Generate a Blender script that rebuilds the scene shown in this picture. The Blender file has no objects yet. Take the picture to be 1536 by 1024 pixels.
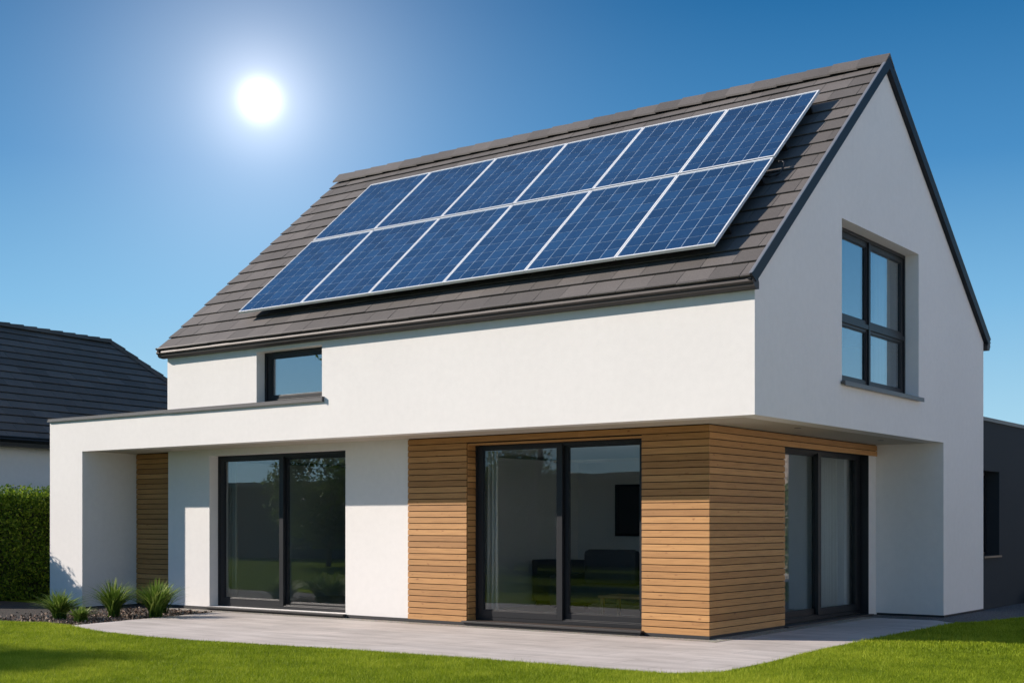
import bpy, bmesh, math, random
import numpy as np
from mathutils import Vector, Matrix
random.seed(7); rng = np.random.default_rng(11)
sc = bpy.context.scene
C = bpy.data.collections.new("place"); sc.collection.children.link(C)
R = math.radians

# ------------------------------------------------------------------ object helpers
def tag(o, label=None, cat=None, group=None, kind=None):
    if label: o['label'] = label
    if cat: o['category'] = cat
    if group: o['group'] = group
    if kind: o['kind'] = kind
    return o
def thing(name, label, cat, loc=(0, 0, 0), group=None):
    o = bpy.data.objects.new(name, None); C.objects.link(o); o.location = loc
    o.empty_display_size = .2
    return tag(o, label, cat, group)
def wloc(o):
    v = Vector((0, 0, 0))
    while o is not None: v += o.location; o = o.parent
    return v
def link(name, me, mat, parent=None, smooth=False):
    mats = mat if isinstance(mat, (list, tuple)) else [mat]
    for m in mats: me.materials.append(m)
    o = bpy.data.objects.new(name, me); C.objects.link(o)
    if parent is not None:
        me.transform(Matrix.Translation(-wloc(parent))); o.parent = parent
    if smooth:
        for p in me.polygons: p.use_smooth = True
    return o

class MB:
    """collects faces of one mesh, given in world coordinates"""
    def __init__(s): s.v = []; s.f = []; s.m = []
    def add(s, vs, fs, mi=0):
        n = len(s.v); s.v += [tuple(p) for p in vs]
        s.f += [tuple(i + n for i in f) for f in fs]; s.m += [mi] * len(fs); return s
    def box(s, x0, x1, y0, y1, z0, z1, mi=0):
        return s.hexa([(x0,y0,z0),(x1,y0,z0),(x1,y1,z0),(x0,y1,z0),(x0,y0,z1),(x1,y0,z1),(x1,y1,z1),(x0,y1,z1)], mi)
    def hexa(s, v, mi=0):
        return s.add(v, [(0,3,2,1),(4,5,6,7),(0,1,5,4),(1,2,6,5),(2,3,7,6),(3,0,4,7)], mi)
    def prism(s, poly, axis, a, b, mi=0):
        """poly of 2-D points extruded from a to b along axis (the other two axes in xyz order)"""
        def P(q, t):
            return {'x': (t, q[0], q[1]), 'y': (q[0], t, q[1]), 'z': (q[0], q[1], t)}[axis]
        n = len(poly); vs = [P(q, a) for q in poly] + [P(q, b) for q in poly]
        return s.add(vs, [tuple(range(n)), tuple(range(2*n-1, n-1, -1))] + [(i, i+n, (i+1) % n + n, (i+1) % n) for i in range(n)], mi)
    def tube(s, pts, rad, n=8, mi=0):
        pts = [Vector(p) for p in pts]; rings = []
        rad = rad if isinstance(rad, (list, tuple)) else [rad]*len(pts)
        for i, p in enumerate(pts):
            t = (pts[min(i+1, len(pts)-1)] - pts[max(i-1, 0)]).normalized()
            a = t.orthogonal().normalized() if i == 0 else (a - t*a.dot(t)).normalized()
            b = t.cross(a)
            rings.append([p + (a*math.cos(2*math.pi*k/n) + b*math.sin(2*math.pi*k/n))*rad[i] for k in range(n)])
        vs = [v for r in rings for v in r]; fs = []
        for i in range(len(pts)-1):
            for k in range(n): fs.append((i*n+k, i*n+(k+1) % n, (i+1)*n+(k+1) % n, (i+1)*n+k))
        fs += [tuple(range(n-1, -1, -1)), tuple(range((len(pts)-1)*n, len(pts)*n))]
        return s.add(vs, fs, mi)
    def build(s, name, mat, parent=None, smooth=False, bevel=0, fix=True):
        me = bpy.data.meshes.new(name); me.from_pydata(s.v, [], s.f)
        for p, m in zip(me.polygons, s.m): p.material_index = m
        if fix:
            bm = bmesh.new(); bm.from_mesh(me); bmesh.ops.recalc_face_normals(bm, faces=bm.faces); bm.to_mesh(me); bm.free()
        o = link(name, me, mat, parent, smooth)
        if bevel:
            b = o.modifiers.new('bevel', 'BEVEL'); b.width = bevel; b.segments = 2; b.limit_method = 'ANGLE'
        return o

# ------------------------------------------------------------------ materials
def mat(name, col, rough=.6, **kw):
    m = bpy.data.materials.new(name); m.use_nodes = True
    b = m.node_tree.nodes['Principled BSDF']
    b.inputs['Base Color'].default_value = (*col, 1); b.inputs['Roughness'].default_value = rough
    for k, v in kw.items(): b.inputs[k.replace('_', ' ')].default_value = v
    return m
class N:
    def __init__(s, m): s.t = m.node_tree; s.b = s.t.nodes.get('Principled BSDF')
    def n(s, typ, **kw):
        x = s.t.nodes.new(typ)
        for k, v in kw.items():
            if k in x.inputs: x.inputs[k].default_value = v
            else: setattr(x, k, v)
        return x
    def l(s, a, b): s.t.links.new(a, b)
    def coord(s, scale=(1, 1, 1), rot=(0, 0, 0)):
        tc = s.n('ShaderNodeTexCoord'); mp = s.n('ShaderNodeMapping')
        mp.inputs['Scale'].default_value = scale; mp.inputs['Rotation'].default_value = rot
        s.l(tc.outputs['Object'], mp.inputs['Vector']); return mp.outputs[0]
    def noise(s, vec, scale, detail=4, rough=.55):
        x = s.n('ShaderNodeTexNoise'); x.inputs['Scale'].default_value = scale
        x.inputs['Detail'].default_value = detail; x.inputs['Roughness'].default_value = rough
        s.l(vec, x.inputs['Vector']); return x.outputs['Fac']
    def ramp(s, fac, stops):
        x = s.n('ShaderNodeValToRGB'); e = x.color_ramp.elements
        while len(e) < len(stops): e.new(.5)
        for k, (p, c) in zip(e, stops): k.position = p; k.color = (*c, 1)
        s.l(fac, x.inputs[0]); return x.outputs[0]
    def mix(s, fac, a, b, typ='MIX'):
        x = s.n('ShaderNodeMix', data_type='RGBA', blend_type=typ)
        for i, v in ((0, fac), (6, a), (7, b)):
            if isinstance(v, (int, float)): x.inputs[i].default_value = v
            elif isinstance(v, tuple): x.inputs[i].default_value = (*v, 1)
            else: s.l(v, x.inputs[i])
        return x.outputs[2]
    def math(s, op, a, b=0.0):
        x = s.n('ShaderNodeMath', operation=op)
        for i, v in ((0, a), (1, b)):
            if isinstance(v, (int, float)): x.inputs[i].default_value = v
            else: s.l(v, x.inputs[i])
        return x.outputs[0]
    def bump(s, h, strength=.3, dist=.01):
        x = s.n('ShaderNodeBump'); x.inputs['Strength'].default_value = strength; x.inputs['Distance'].default_value = dist
        s.l(h, x.inputs['Height']); s.l(x.outputs[0], s.b.inputs['Normal'])
    def base(s, c): s.l(c, s.b.inputs['Base Color'])

def stucco(name, col, var=.06):
    m = mat(name, col, .9); k = N(m); v = k.coord()
    c = tuple(x*(1-var) for x in col)
    big = k.noise(v, .7, 5, .6); fine = k.noise(v, 230, 2, .7); mid = k.noise(v, 9, 4, .6)
    f = k.math('ADD', k.math('MULTIPLY', big, .5), k.math('MULTIPLY', mid, .5))
    a = k.ramp(f, [(.35, c), (.65, col)])
    # faint vertical weather streaks under the coping and sills
    st = k.noise(k.coord((6, 6, .25)), 1.3, 4, .65)
    a = k.mix(k.math('MULTIPLY', k.ramp(st, [(.55, (0,0,0)), (.8, (1,1,1))]), .16), a, tuple(x*.86 for x in col))
    k.base(k.mix(.10, a, k.ramp(fine, [(.3, (.55, .55, .55)), (.7, (1, 1, 1))]), 'MULTIPLY'))
    h = k.math('ADD', k.math('MULTIPLY', k.noise(v, 160, 3, .7), 1.0), k.math('MULTIPLY', k.noise(v, 45, 3, .6), .5))
    k.bump(h, .45, .004); return m
M = {}
M['stucco'] = stucco('white_render', (.80, .77, .742))
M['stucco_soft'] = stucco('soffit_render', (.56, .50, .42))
M['stucco_dark'] = stucco('slate_render', (.022, .028, .034))
M['stucco_house'] = stucco('neighbour_render', (.70, .70, .69))
M['stucco_sand'] = stucco('sand_render', (.62, .51, .44))
M['metal'] = mat('anthracite_metal', (.011, .012, .015), .42, Metallic=.0, Specular_IOR_Level=.4)
M['metal_grey'] = mat('grey_coping_metal', (.11, .105, .105), .42, Metallic=.35)
M['sill'] = mat('door_sill_metal', (.05, .047, .047), .45, Metallic=.2)
M['gutter'] = mat('gutter_metal', (.05, .043, .042), .55, Metallic=.3)
M['verge'] = mat('verge_metal', (.014, .017, .023), .5, Specular_IOR_Level=.25)
M['verge_lip'] = mat('verge_lip_metal', (.30, .29, .285), .35, Metallic=.5)
M['black'] = mat('black_plastic', (.01, .01, .012), .5)
M['dark'] = mat('dark_plinth', (.02, .02, .022), .7)

def tile_mat(name, a, b):
    m = mat(name, a, .82); k = N(m); v = k.coord()
    g = k.n('ShaderNodeNewGeometry')
    t = k.ramp(g.outputs['Random Per Island'], [(0, tuple(x*.88 for x in a)), (.5, a), (1, b)])
    spots = k.ramp(k.noise(v, 55, 4, .7), [(.3, (.72, .72, .72)), (.7, (1.15, 1.15, 1.15))])
    w = k.ramp(k.noise(v, 1.1, 5, .6), [(.3, (.88, .87, .86)), (.7, (1.08, 1.08, 1.07))])
    k.base(k.mix(1, k.mix(1, t, spots, 'MULTIPLY'), w, 'MULTIPLY'))
    k.bump(k.noise(v, 120, 3, .7), .35, .004); return m
M['tile'] = tile_mat('concrete_tile', (.108, .096, .090), (.140, .124, .116))
M['tile_dark'] = tile_mat('slate_grey_tile', (.098, .084, .073), (.122, .106, .094))

def wood_mat():
    m = mat('larch_boards', (.5, .28, .12), .62); k = N(m)
    g = k.n('ShaderNodeNewGeometry'); r = g.outputs['Random Per Island']
    tc = k.n('ShaderNodeTexCoord'); mp = k.n('ShaderNodeMapping')
    mp.inputs['Scale'].default_value = (1.6, 1.6, 38); k.l(tc.outputs['Object'], mp.inputs['Vector'])
    cmb = k.n('ShaderNodeCombineXYZ'); k.l(k.math('MULTIPLY', r, 31.0), cmb.inputs[0]); k.l(k.math('MULTIPLY', r, 17.0), cmb.inputs[1])
    k.l(cmb.outputs[0], mp.inputs['Location'])
    v = mp.outputs[0]
    t = k.ramp(r, [(0, (.33, .155, .046)), (.25, (.42, .208, .066)), (.5, (.46, .230, .076)), (.8, (.53, .274, .096)), (1, (.36, .168, .050))])
    gr = k.ramp(k.noise(v, 1.6, 6, .65), [(.25, (.70, .66, .60)), (.55, (1, 1, 1)), (.8, (1.12, 1.12, 1.12))])
    kn = k.ramp(k.noise(k.coord((5, 5, 16)), 1.9, 2, .4), [(.68, (1, 1, 1)), (.78, (.62, .5, .42))])
    k.base(k.mix(1, k.mix(1, t, gr, 'MULTIPLY'), kn, 'MULTIPLY'))
    k.bump(k.noise(v, 3.0, 5, .6), .25, .003); return m
M['wood'] = wood_mat()
M['wood_back'] = mat('board_batten', (.035, .02, .012), .9)

def paving_mat():
    m = mat('stone_paving', (.5, .45, .41), .85); k = N(m); v = k.coord()
    s = k.noise(k.coord((.5, 2.6, 1), (0, 0, R(8))), 1.3, 6, .65)
    c = k.ramp(s, [(.3, (.41, .37, .34)), (.5, (.52, .47, .435)), (.7, (.61, .555, .515))])
    fine = k.ramp(k.noise(v, 60, 4, .7), [(.3, (.84, .84, .84)), (.7, (1.08, 1.08, 1.08))])
    br = k.n('ShaderNodeTexBrick'); br.offset = .5
    for a_, b_ in (('Scale', 1.0), ('Mortar Size', .005), ('Brick Width', 1.2), ('Row Height', .6), ('Bias', 0.0), ('Mortar Smooth', .3)): br.inputs[a_].default_value = b_
    br.inputs['Color1'].default_value = (.94, .94, .94, 1); br.inputs['Color2'].default_value = (1.04, 1.03, 1.02, 1); br.inputs['Mortar'].default_value = (.5, .48, .46, 1)
    k.l(v, br.inputs['Vector'])
    stn = k.ramp(k.noise(v, .55, 6, .7), [(.35, (.86, .85, .84)), (.6, (1.03, 1.03, 1.03))])
    k.base(k.mix(1, k.mix(1, k.mix(1, c, fine, 'MULTIPLY'), br.outputs['Color'], 'MULTIPLY'), stn, 'MULTIPLY'))
    k.bump(k.math('ADD', k.noise(v, 40, 4, .7), k.math('MULTIPLY', br.outputs['Fac'], -2.0)), .3, .003); return m
M['paving'] = paving_mat()
def gravel_mat(name, c0, c1, sc_=60):
    m = mat(name, c0, .95); k = N(m); v = k.coord()
    vo = k.n('ShaderNodeTexVoronoi'); vo.inputs['Scale'].default_value = sc_; k.l(v, vo.inputs['Vector'])
    c = k.ramp(vo.outputs['Distance'], [(0, c1), (.45, c0), (.8, tuple(x*.35 for x in c0))])
    hv = k.mix(.35, c, vo.outputs['Color'], 'MULTIPLY'); k.base(hv)
    k.bump(k.math('MULTIPLY', vo.outputs['Distance'], -1), .9, .015); return m
M['gravel'] = gravel_mat('gravel', (.44, .40, .34), (.62, .57, .50))
M['bark'] = gravel_mat('bark_mulch_ground', (.045, .035, .026), (.09, .065, .05), 30)
def ground_mat():
    m = mat('turf_ground', (.05, .08, .015), .95, Specular_IOR_Level=0.0); k = N(m); v = k.coord()
    k.base(k.ramp(k.noise(v, 3, 6, .65), [(.3, (.05, .08, .006)), (.7, (.11, .15, .014))]))
    k.bump(k.noise(v, 60, 4, .8), .8, .03); return m
M['ground'] = ground_mat()
def leafy(name, c0, c1, c2, trans=.25, rough=.6):
    m = mat(name, c1, rough, Specular_IOR_Level=.22); k = N(m)
    at = k.n('ShaderNodeAttribute', attribute_name='rnd')
    k.base(k.ramp(at.outputs['Fac'], [(0, c0), (.5, c1), (1, c2)]))
    tr = k.n('ShaderNodeBsdfTranslucent'); k.l(k.b.inputs['Base Color'].links[0].from_socket, tr.inputs['Color'])
    mx = k.n('ShaderNodeMixShader'); mx.inputs[0].default_value = trans
    k.l(k.b.outputs[0], mx.inputs[1]); k.l(tr.outputs[0], mx.inputs[2])
    k.l(mx.outputs[0], k.t.nodes['Material Output'].inputs['Surface']); return m
def grass_mat():
    m = leafy('grass_blades', (.10, .16, .004), (.27, .36, .012), (.56, .58, .06), .35)
    return m
M['grass'] = grass_mat()
M['hedge'] = leafy('hedge_leaves', (.04, .085, .006), (.10, .18, .012), (.28, .36, .035), .4)
M['sedge'] = leafy('sedge_blades', (.035, .08, .010), (.12, .20, .025), (.34, .40, .10), .3)
M['leaf'] = leafy('tree_leaves', (.04, .075, .01), (.08, .14, .02), (.15, .22, .035), .35)
M['trunk'] = mat('tree_bark', (.09, .065, .045), .9)
M['twig'] = mat('hedge_twigs', (.02, .025, .010), .95)
M['chip'] = leafy('bark_chips', (.09, .05, .035), (.20, .13, .09), (.42, .33, .26), .0, .8)

def glass(name, f0, tint):
    m = bpy.data.materials.new(name); m.use_nodes = True; k = N(m); k.t.nodes.remove(k.b)
    g = k.n('ShaderNodeNewGeometry'); d = k.n('ShaderNodeVectorMath', operation='DOT_PRODUCT')
    k.l(g.outputs['Normal'], d.inputs[0]); k.l(g.outputs['Incoming'], d.inputs[1])
    c = k.math('SUBTRACT', 1.0, k.math('ABSOLUTE', d.outputs['Value']))
    fac = k.math('ADD', k.math('MULTIPLY', k.math('POWER', c, 5.0), 1-f0), f0)
    tr = k.n('ShaderNodeBsdfTransparent'); tr.inputs[0].default_value = (*tint, 1)
    gl = k.n('ShaderNodeBsdfGlossy'); gl.inputs['Roughness'].default_value = 0.0; gl.inputs['Color'].default_value = (.95, .97, 1, 1)
    # panes are never perfectly flat: very slight long-wave ripple
    bp = k.n('ShaderNodeBump'); bp.inputs['Strength'].default_value = .012; bp.inputs['Distance'].default_value = .05
    k.l(k.noise(k.coord(), 1.6, 1, .3), bp.inputs['Height']); k.l(bp.outputs[0], gl.inputs['Normal'])
    mx = k.n('ShaderNodeMixShader'); k.l(fac, mx.inputs[0]); k.l(tr.outputs[0], mx.inputs[1]); k.l(gl.outputs[0], mx.inputs[2])
    k.l(mx.outputs[0], k.t.nodes['Material Output'].inputs['Surface']); return m
M['glass'] = glass('door_glass', .052, (.90, .92, .92))
M['glass_up'] = glass('coated_window_glass', .32, (.72, .78, .80))
def fabric(name, col):
    m = mat(name, col, .95); k = N(m); v = k.coord((200, 200, 200)); k.bump(k.noise(v, 1, 2), .2, .002); return m
M['curtain'] = fabric('curtain_cloth', (.74, .72, .66))
M['sofa'] = fabric('sofa_cloth', (.085, .09, .10))
M['room'] = mat('room_paint', (.80, .80, .80), .9)
M['room_dark'] = mat('dark_joinery', (.05, .045, .04), .6)
M['roomfloor'] = mat('room_floor', (.60, .57, .52), .35)
M['oak'] = mat('oak_table', (.32, .2, .09), .5)
M['screen'] = mat('dark_picture', (.012, .014, .016), .25)
def pv_mat():
    m = mat('silicon_cell', (.012, .045, .15), .22, Coat_Weight=.12, Coat_Roughness=.04, Specular_IOR_Level=.18); k = N(m); v = k.coord()
    g = k.n('ShaderNodeNewGeometry'); oi = k.n('ShaderNodeObjectInfo')
    t = k.ramp(g.outputs['Random Per Island'], [(0, (.006, .032, .088)), (.5, (.008, .042, .115)), (1, (.012, .054, .138))])
    vo = k.n('ShaderNodeTexVoronoi'); vo.inputs['Scale'].default_value = 26; k.l(v, vo.inputs['Vector'])
    cr = k.ramp(vo.outputs['Color'], [(0, (.90, .91, .93)), (1, (1.08, 1.06, 1.05))])
    o2 = k.ramp(oi.outputs['Random'], [(0, (.92, .92, .94)), (1, (1.06, 1.06, 1.05))])
    k.base(k.mix(1, k.mix(1, t, cr, 'MULTIPLY'), o2, 'MULTIPLY'))
    dust = k.ramp(k.noise(v, 2.2, 5, .6), [(.35, (.14, .14, .14)), (.7, (.34, .34, .34))])
    k.l(dust, k.b.inputs['Roughness']); return m
M['pv'] = pv_mat()
M['pv_back'] = mat('cell_backsheet', (.50, .62, .76), .4)
M['alu'] = mat('panel_aluminium', (.80, .80, .80), .35, Metallic=.15)

# ------------------------------------------------------------------ numpy scatter helpers
def quad_cloud(name, P, size, material, parent=None, up=0.0, aspect=.55, rnd=None, origin=None):
    """leaf shaped quads (rhombi, slightly folded) at points P, random attitudes"""
    n = len(P); d = rng.normal(size=(n, 3)); d[:, 2] += up; d /= np.linalg.norm(d, axis=1)[:, None]
    e = rng.normal(size=(n, 3)); e -= (e*d).sum(1)[:, None]*d; e /= np.linalg.norm(e, axis=1)[:, None]
    nn = np.cross(d, e); s = size*(.6+.8*rng.random(n))[:, None]
    V = np.stack([P - d*s*.5, P + e*s*aspect*.5 + nn*s*.08, P + d*s*.5, P - e*s*aspect*.5 + nn*s*.08], 1).reshape(-1, 3)
    if parent is not None: V = V - np.array(wloc(parent))
    return raw_mesh(name, V, 4, n, material, parent, rng.random(n) if rnd is None else rnd)
def raw_mesh(name, V, k, n, material, parent, rnd):
    me = bpy.data.meshes.new(name)
    me.vertices.add(len(V)); me.vertices.foreach_set('co', V.astype(np.float32).ravel())
    me.loops.add(n*k); me.loops.foreach_set('vertex_index', np.arange(n*k, dtype=np.int32))
    me.polygons.add(n); me.polygons.foreach_set('loop_start', np.arange(0, n*k, k, dtype=np.int32))
    me.update(calc_edges=True)
    a = me.attributes.new('rnd', 'FLOAT', 'POINT'); a.data.foreach_set('value', np.repeat(rnd, k).astype(np.float32))
    me.materials.append(material)
    o = bpy.data.objects.new(name, me); C.objects.link(o)
    if parent is not None: o.parent = parent
    return o
def vnoise(x, y, s, seed=0):
    """smooth value noise on numpy arrays, 0..1"""
    x = x/s+seed*17.3; y = y/s+seed*9.1; xi = np.floor(x).astype(int); yi = np.floor(y).astype(int)
    fx = x-xi; fy = y-yi; fx = fx*fx*(3-2*fx); fy = fy*fy*(3-2*fy)
    def h(a, b): q = np.sin(a*127.1+b*311.7+seed*74.7)*43758.5453; return q-np.floor(q)
    return (h(xi, yi)*(1-fx)+h(xi+1, yi)*fx)*(1-fy)+(h(xi, yi+1)*(1-fx)+h(xi+1, yi+1)*fx)*fy

# ================================================================== THE HOUSE
Rr, Ss, ZS = 1.0, -1.19, 2.973          # recess plane, side recess plane, soffit height
LX, LW, PX = -11.56, -15.15, -14.10     # upper block end, low wing end, post inner edge
WY, YC = 9.365, 7.165
E0 = Vector((0, -.20, 4.70)); AP = Vector((0, 4.45, 8.72)); E1 = Vector((0, 9.50, 4.97))
house = thing('house', 'large white rendered house with steep dark tiled roof and larch clad ground floor', 'house')
def roofz(y):
    return (E0.z+(y-E0.y)*(AP.z-E0.z)/(AP.y-E0.y) if y < AP.y else AP.z+(y-AP.y)*(E1.z-AP.z)/(E1.y-AP.y)) - .07

w = MB()
def wallY(y0, y1, x0, x1, z0, z1, holes=()):
    """wall lying along x between planes y0 and y1 with rectangular holes"""
    xs = sorted({x0, x1, *[h[0] for h in holes], *[h[1] for h in holes]})
    for a, b in zip(xs, xs[1:]):
        cut = [h for h in holes if h[0] <= a and h[1] >= b]; z = z0
        for h in sorted(cut, key=lambda q: q[2]):
            if h[2] > z: w.box(a, b, y0, y1, z, h[2])
            z = h[3]
        if z < z1: w.box(a, b, y0, y1, z, z1)
HU = (-9.22, -7.67, 3.62, 4.485)
wallY(0, .3, LX+.3, -.3, ZS, 4.76, [HU])
wallY(0, .3, LW, LX, ZS, 3.575); wallY(0, .3, LX, LX+.3, ZS, ZS+.13)
# gable walls, x from -0.3 to 0 and at the far end
HG = (2.785, 5.95, 3.64, 5.98)
for xa, xb, hole in ((-.3, 0, HG), (LX, LX+.3, None)):
    ys = [0, 2.785, AP.y, 5.95, YC, WY]
    for a, b in zip(ys, ys[1:]):
        lo = (0 if a >= YC else ZS) if hole else ZS+.13
        top = [(b, roofz(b)), (a, roofz(a))]
        if hole and a >= hole[0] and b <= hole[1]:
            w.prism([(a, lo), (b, lo), (b, hole[2]), (a, hole[2])], 'x', xa, xb)
            w.prism([(a, hole[3]), (b, hole[3])]+top, 'x', xa, xb)
        else: w.prism([(a, lo), (b, lo)]+top, 'x', xa, xb)
w.box(LX+.3, -.3, WY-.3, WY, 0, roofz(WY))
# end post of the wing, return wall, white ground-floor walls
w.box(LW, PX, 0, 1.9, 0, ZS)
HA = (-11.607, -8.114, .06, 2.85)
wallY(Rr, Rr+.3, -12.80, -6.685, 0, ZS, [HA])
w.box(Ss, -.3, YC, YC+.3, 0, ZS)
w.box(Ss-.3, Ss, 6.80, YC+.3, 0, 2.80)
w.build('wall', M['stucco'], house)
# timber-wall cores (behind the boards)
HB = (-5.457, -2.25, .07, 2.85); HS = (3.40, 6.80, .03, 2.80)
cx = MB(); w = cx
wallY(Rr, Rr+.3, -6.685, Ss, 0, ZS, [HB])
for a, b, z0, z1 in ((Rr+.3, 3.40, 0, ZS), (3.40, 6.80, 2.80, ZS), (6.80, 7.165, 2.80, ZS)): cx.box(Ss-.3, Ss, a, b, z0, z1)
cx.build('cladding_core', M['wood_back'], house)
cx = MB(); cx.box(-14.09, -12.5, 1.262, 1.5, 0, ZS); cx.build('panel_core', M['wood_back'], house)
# soffits
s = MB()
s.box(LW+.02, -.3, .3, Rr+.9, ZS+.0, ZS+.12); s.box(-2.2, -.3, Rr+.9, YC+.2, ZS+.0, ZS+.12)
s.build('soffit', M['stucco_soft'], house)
# low wing roof and body
s = MB(); s.box(LW+.02, LX, .3, 6.0, 3.36, 3.5); s.box(LW, LW+.3, 1.9, 6, 0, 3.5); s.box(LW, LX, 6.0, 6.25, 0, 3.5); s.build('flat_roof', M['metal_grey'], house)
# coping
s = MB()
prof = [(-.045, 3.575), (-.045, 3.600), (-.030, 3.603), (-.030, 3.637), (.34, 3.640), (.34, 3.575)]
s.prism(prof, 'x', LW-.03, LX); s.build('coping', M['metal_grey'], house)
s = MB(); s.prism([(-.045, 3.568), (-.045, 3.595), (-.030, 3.598), (-.030, 3.634), (-.001, 3.637), (-.001, 3.568)], 'x', LX, -7.64)
s.box(-7.64, -7.62, -.055, -.001, 3.560, 3.645); s.build('coping', M['metal_grey'], house)
# plinth line and drip
s = MB()
for bx_ in ((-12.8, -11.64, Rr-.012, Rr-.001, 0, .05), (-8.08, -6.685, Rr-.012, Rr-.001, 0, .05), (-6.685, -5.51, Rr-.03, Rr-.001, 0, .045), (-2.20, Ss+.03, Rr-.03, Rr-.001, 0, .045),
            (Ss+.001, Ss+.03, Rr+.0, 3.37, 0, .045), (Ss+.02, .012, YC-.012, YC-.001, 0, .03), (.001, .012, YC, WY, 0, .03)):
    s = MB(); s.box(*bx_); s.build('plinth', M['dark'], house)

# cladding boards -------------------------------------------------
BH = .0985
def boards(name, runs):
    """runs: (axis, fixed outer plane, depth into wall, u0, u1, z0, z1, holes)"""
    m = MB()
    for ax, p0, dep, u0, u1, z0, z1, holes in runs:
        k = int(round((z1-z0)/BH)); h = (z1-z0)/k
        for i in range(k):
            a, b = z0+i*h, z0+(i+1)*h-.012
            segs = [(u0, u1)]
            for hu0, hu1, hz0, hz1 in holes:
                if b > hz0+.02 and a < hz1-.02:
                    segs = [q for s0, s1 in segs for q in ((s0, min(s1, hu0)), (max(s0, hu1), s1)) if q[1]-q[0] > .01]
            for s0, s1 in segs:
                cuts = [s0]
                if s1-s0 > 2.5: cuts.append(s0+(s1-s0)*random.uniform(.3, .7))
                cuts.append(s1)
                for c0, c1 in zip(cuts, cuts[1:]):
                    c1 -= .0015; j = random.uniform(-.0012, .0012); A, B = p0+j, p0+dep
                    if ax == 'y':   # outer plane is low y
                        m.hexa([(c0,A,a),(c1,A,a),(c1,B,a),(c0,B,a),(c0,A+.004,b),(c1,A+.004,b),(c1,B,b),(c0,B,b)])
                    else:           # outer plane is high x
                        m.hexa([(B,c0,a),(A,c0,a),(A,c1,a),(B,c1,a),(B,c0,b),(A-.004,c0,b),(A-.004,c1,b),(B,c1,b)])
    return m.build(name, M['wood'], house)
boards('timber_cladding', [
    ('y', Rr-.026, .022, -6.685, Ss+.026, .045, ZS-.004, [HB]),
    ('x', Ss+.026, -.022, Rr-.003, YC-.004, .045, ZS-.004, [(3.40, 7.3, 0, 2.79)]),
    ('x', -5.457+.022, -.020, Rr-.002, 1.19, .07, 2.85, [])])
boards('timber_panel', [('y', 1.238, .022, -14.09, -12.6, .02, ZS-.004, [])])
s = MB(); s.box(-5.435, -2.25, Rr-.02, 1.19, 2.829, 2.849); s.build('lintel_board', M['wood'], house)

# roof --------------------------------------------------------------
def tile_field(m, P, u, sv, nv, u_at, length, courses, tw, lift=.0, seed=1, slot=.012):
    rr = random.Random(seed); h = length/courses
    for i in range(courses):
        s0 = i*h; s1 = s0+h-slot
        ua, ub = u_at(s0+h*.5)
        x = ua; first = True; off = (i % 2)*.5*tw+rr.uniform(-.03, .03)
        edges = [ua]; e = ua+off if off > .05 else ua+tw
        while e < ub-.08: edges.append(e); e += tw
        edges.append(ub)
        for a, b in zip(edges, edges[1:]):
            j = rr.uniform(-.003, .003); g = .0035
            a1, b1 = a+g, b-g
            def Q(uu, ss, nn): return P+u*uu+sv*ss+nv*(nn+lift)
            lo = .037+j+rr.uniform(-.002, .002); s0j = s0+rr.uniform(-.003, .003)
            m.hexa([Q(a1,s0j,lo-.018),Q(b1,s0j,lo-.018),Q(b1,s1,.0),Q(a1,s1,.0),Q(a1,s0j,lo),Q(b1,s0j,lo),Q(b1,s1,.016),Q(a1,s1,.016)])
XL, XR = LX-.055, .045
uX = Vector((1, 0, 0))
sF = (AP-E0).normalized(); nF = Vector((0, -sF.z, sF.y)); lenF = (AP-E0).length
sB = (AP-E1).normalized(); nB = Vector((0, -sB.z, sB.y)); nB = nB if nB.z > 0 else -nB; lenB = (AP-E1).length
t = MB()
tile_field(t, E0+nF*-.03, uX, sF, nF, lambda q: (XL, XR), lenF-.05, 17, .46, seed=3)
tile_field(t, E1+nB*-.03, uX, sB, nB, lambda q: (XL, XR), lenB-.05, 17, .46, seed=4)
rf = t.build('roof', M['tile'], house, fix=True)
# deck under the tiles, black so the open slots paint in the course shadows
s = MB()
s.hexa([E0+uX*XL+nF*-.09+sF*.03, E0+uX*XR+nF*-.09+sF*.03, AP+uX*XR+nF*-.09, AP+uX*XL+nF*-.09, E0+uX*XL+nF*-.028+sF*.03, E0+uX*XR+nF*-.028+sF*.03, AP+uX*XR+nF*-.028, AP+uX*XL+nF*-.028])
s.hexa([E1+uX*XL+nB*-.09+sB*.03, E1+uX*XR+nB*-.09+sB*.03, AP+uX*XR+nB*-.092, AP+uX*XL+nB*-.092, E1+uX*XL+nB*-.028+sB*.03, E1+uX*XR+nB*-.028+sB*.03, AP+uX*XR+nB*-.03, AP+uX*XL+nB*-.03])
s.build('roof_deck', M['black'], rf)
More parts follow.
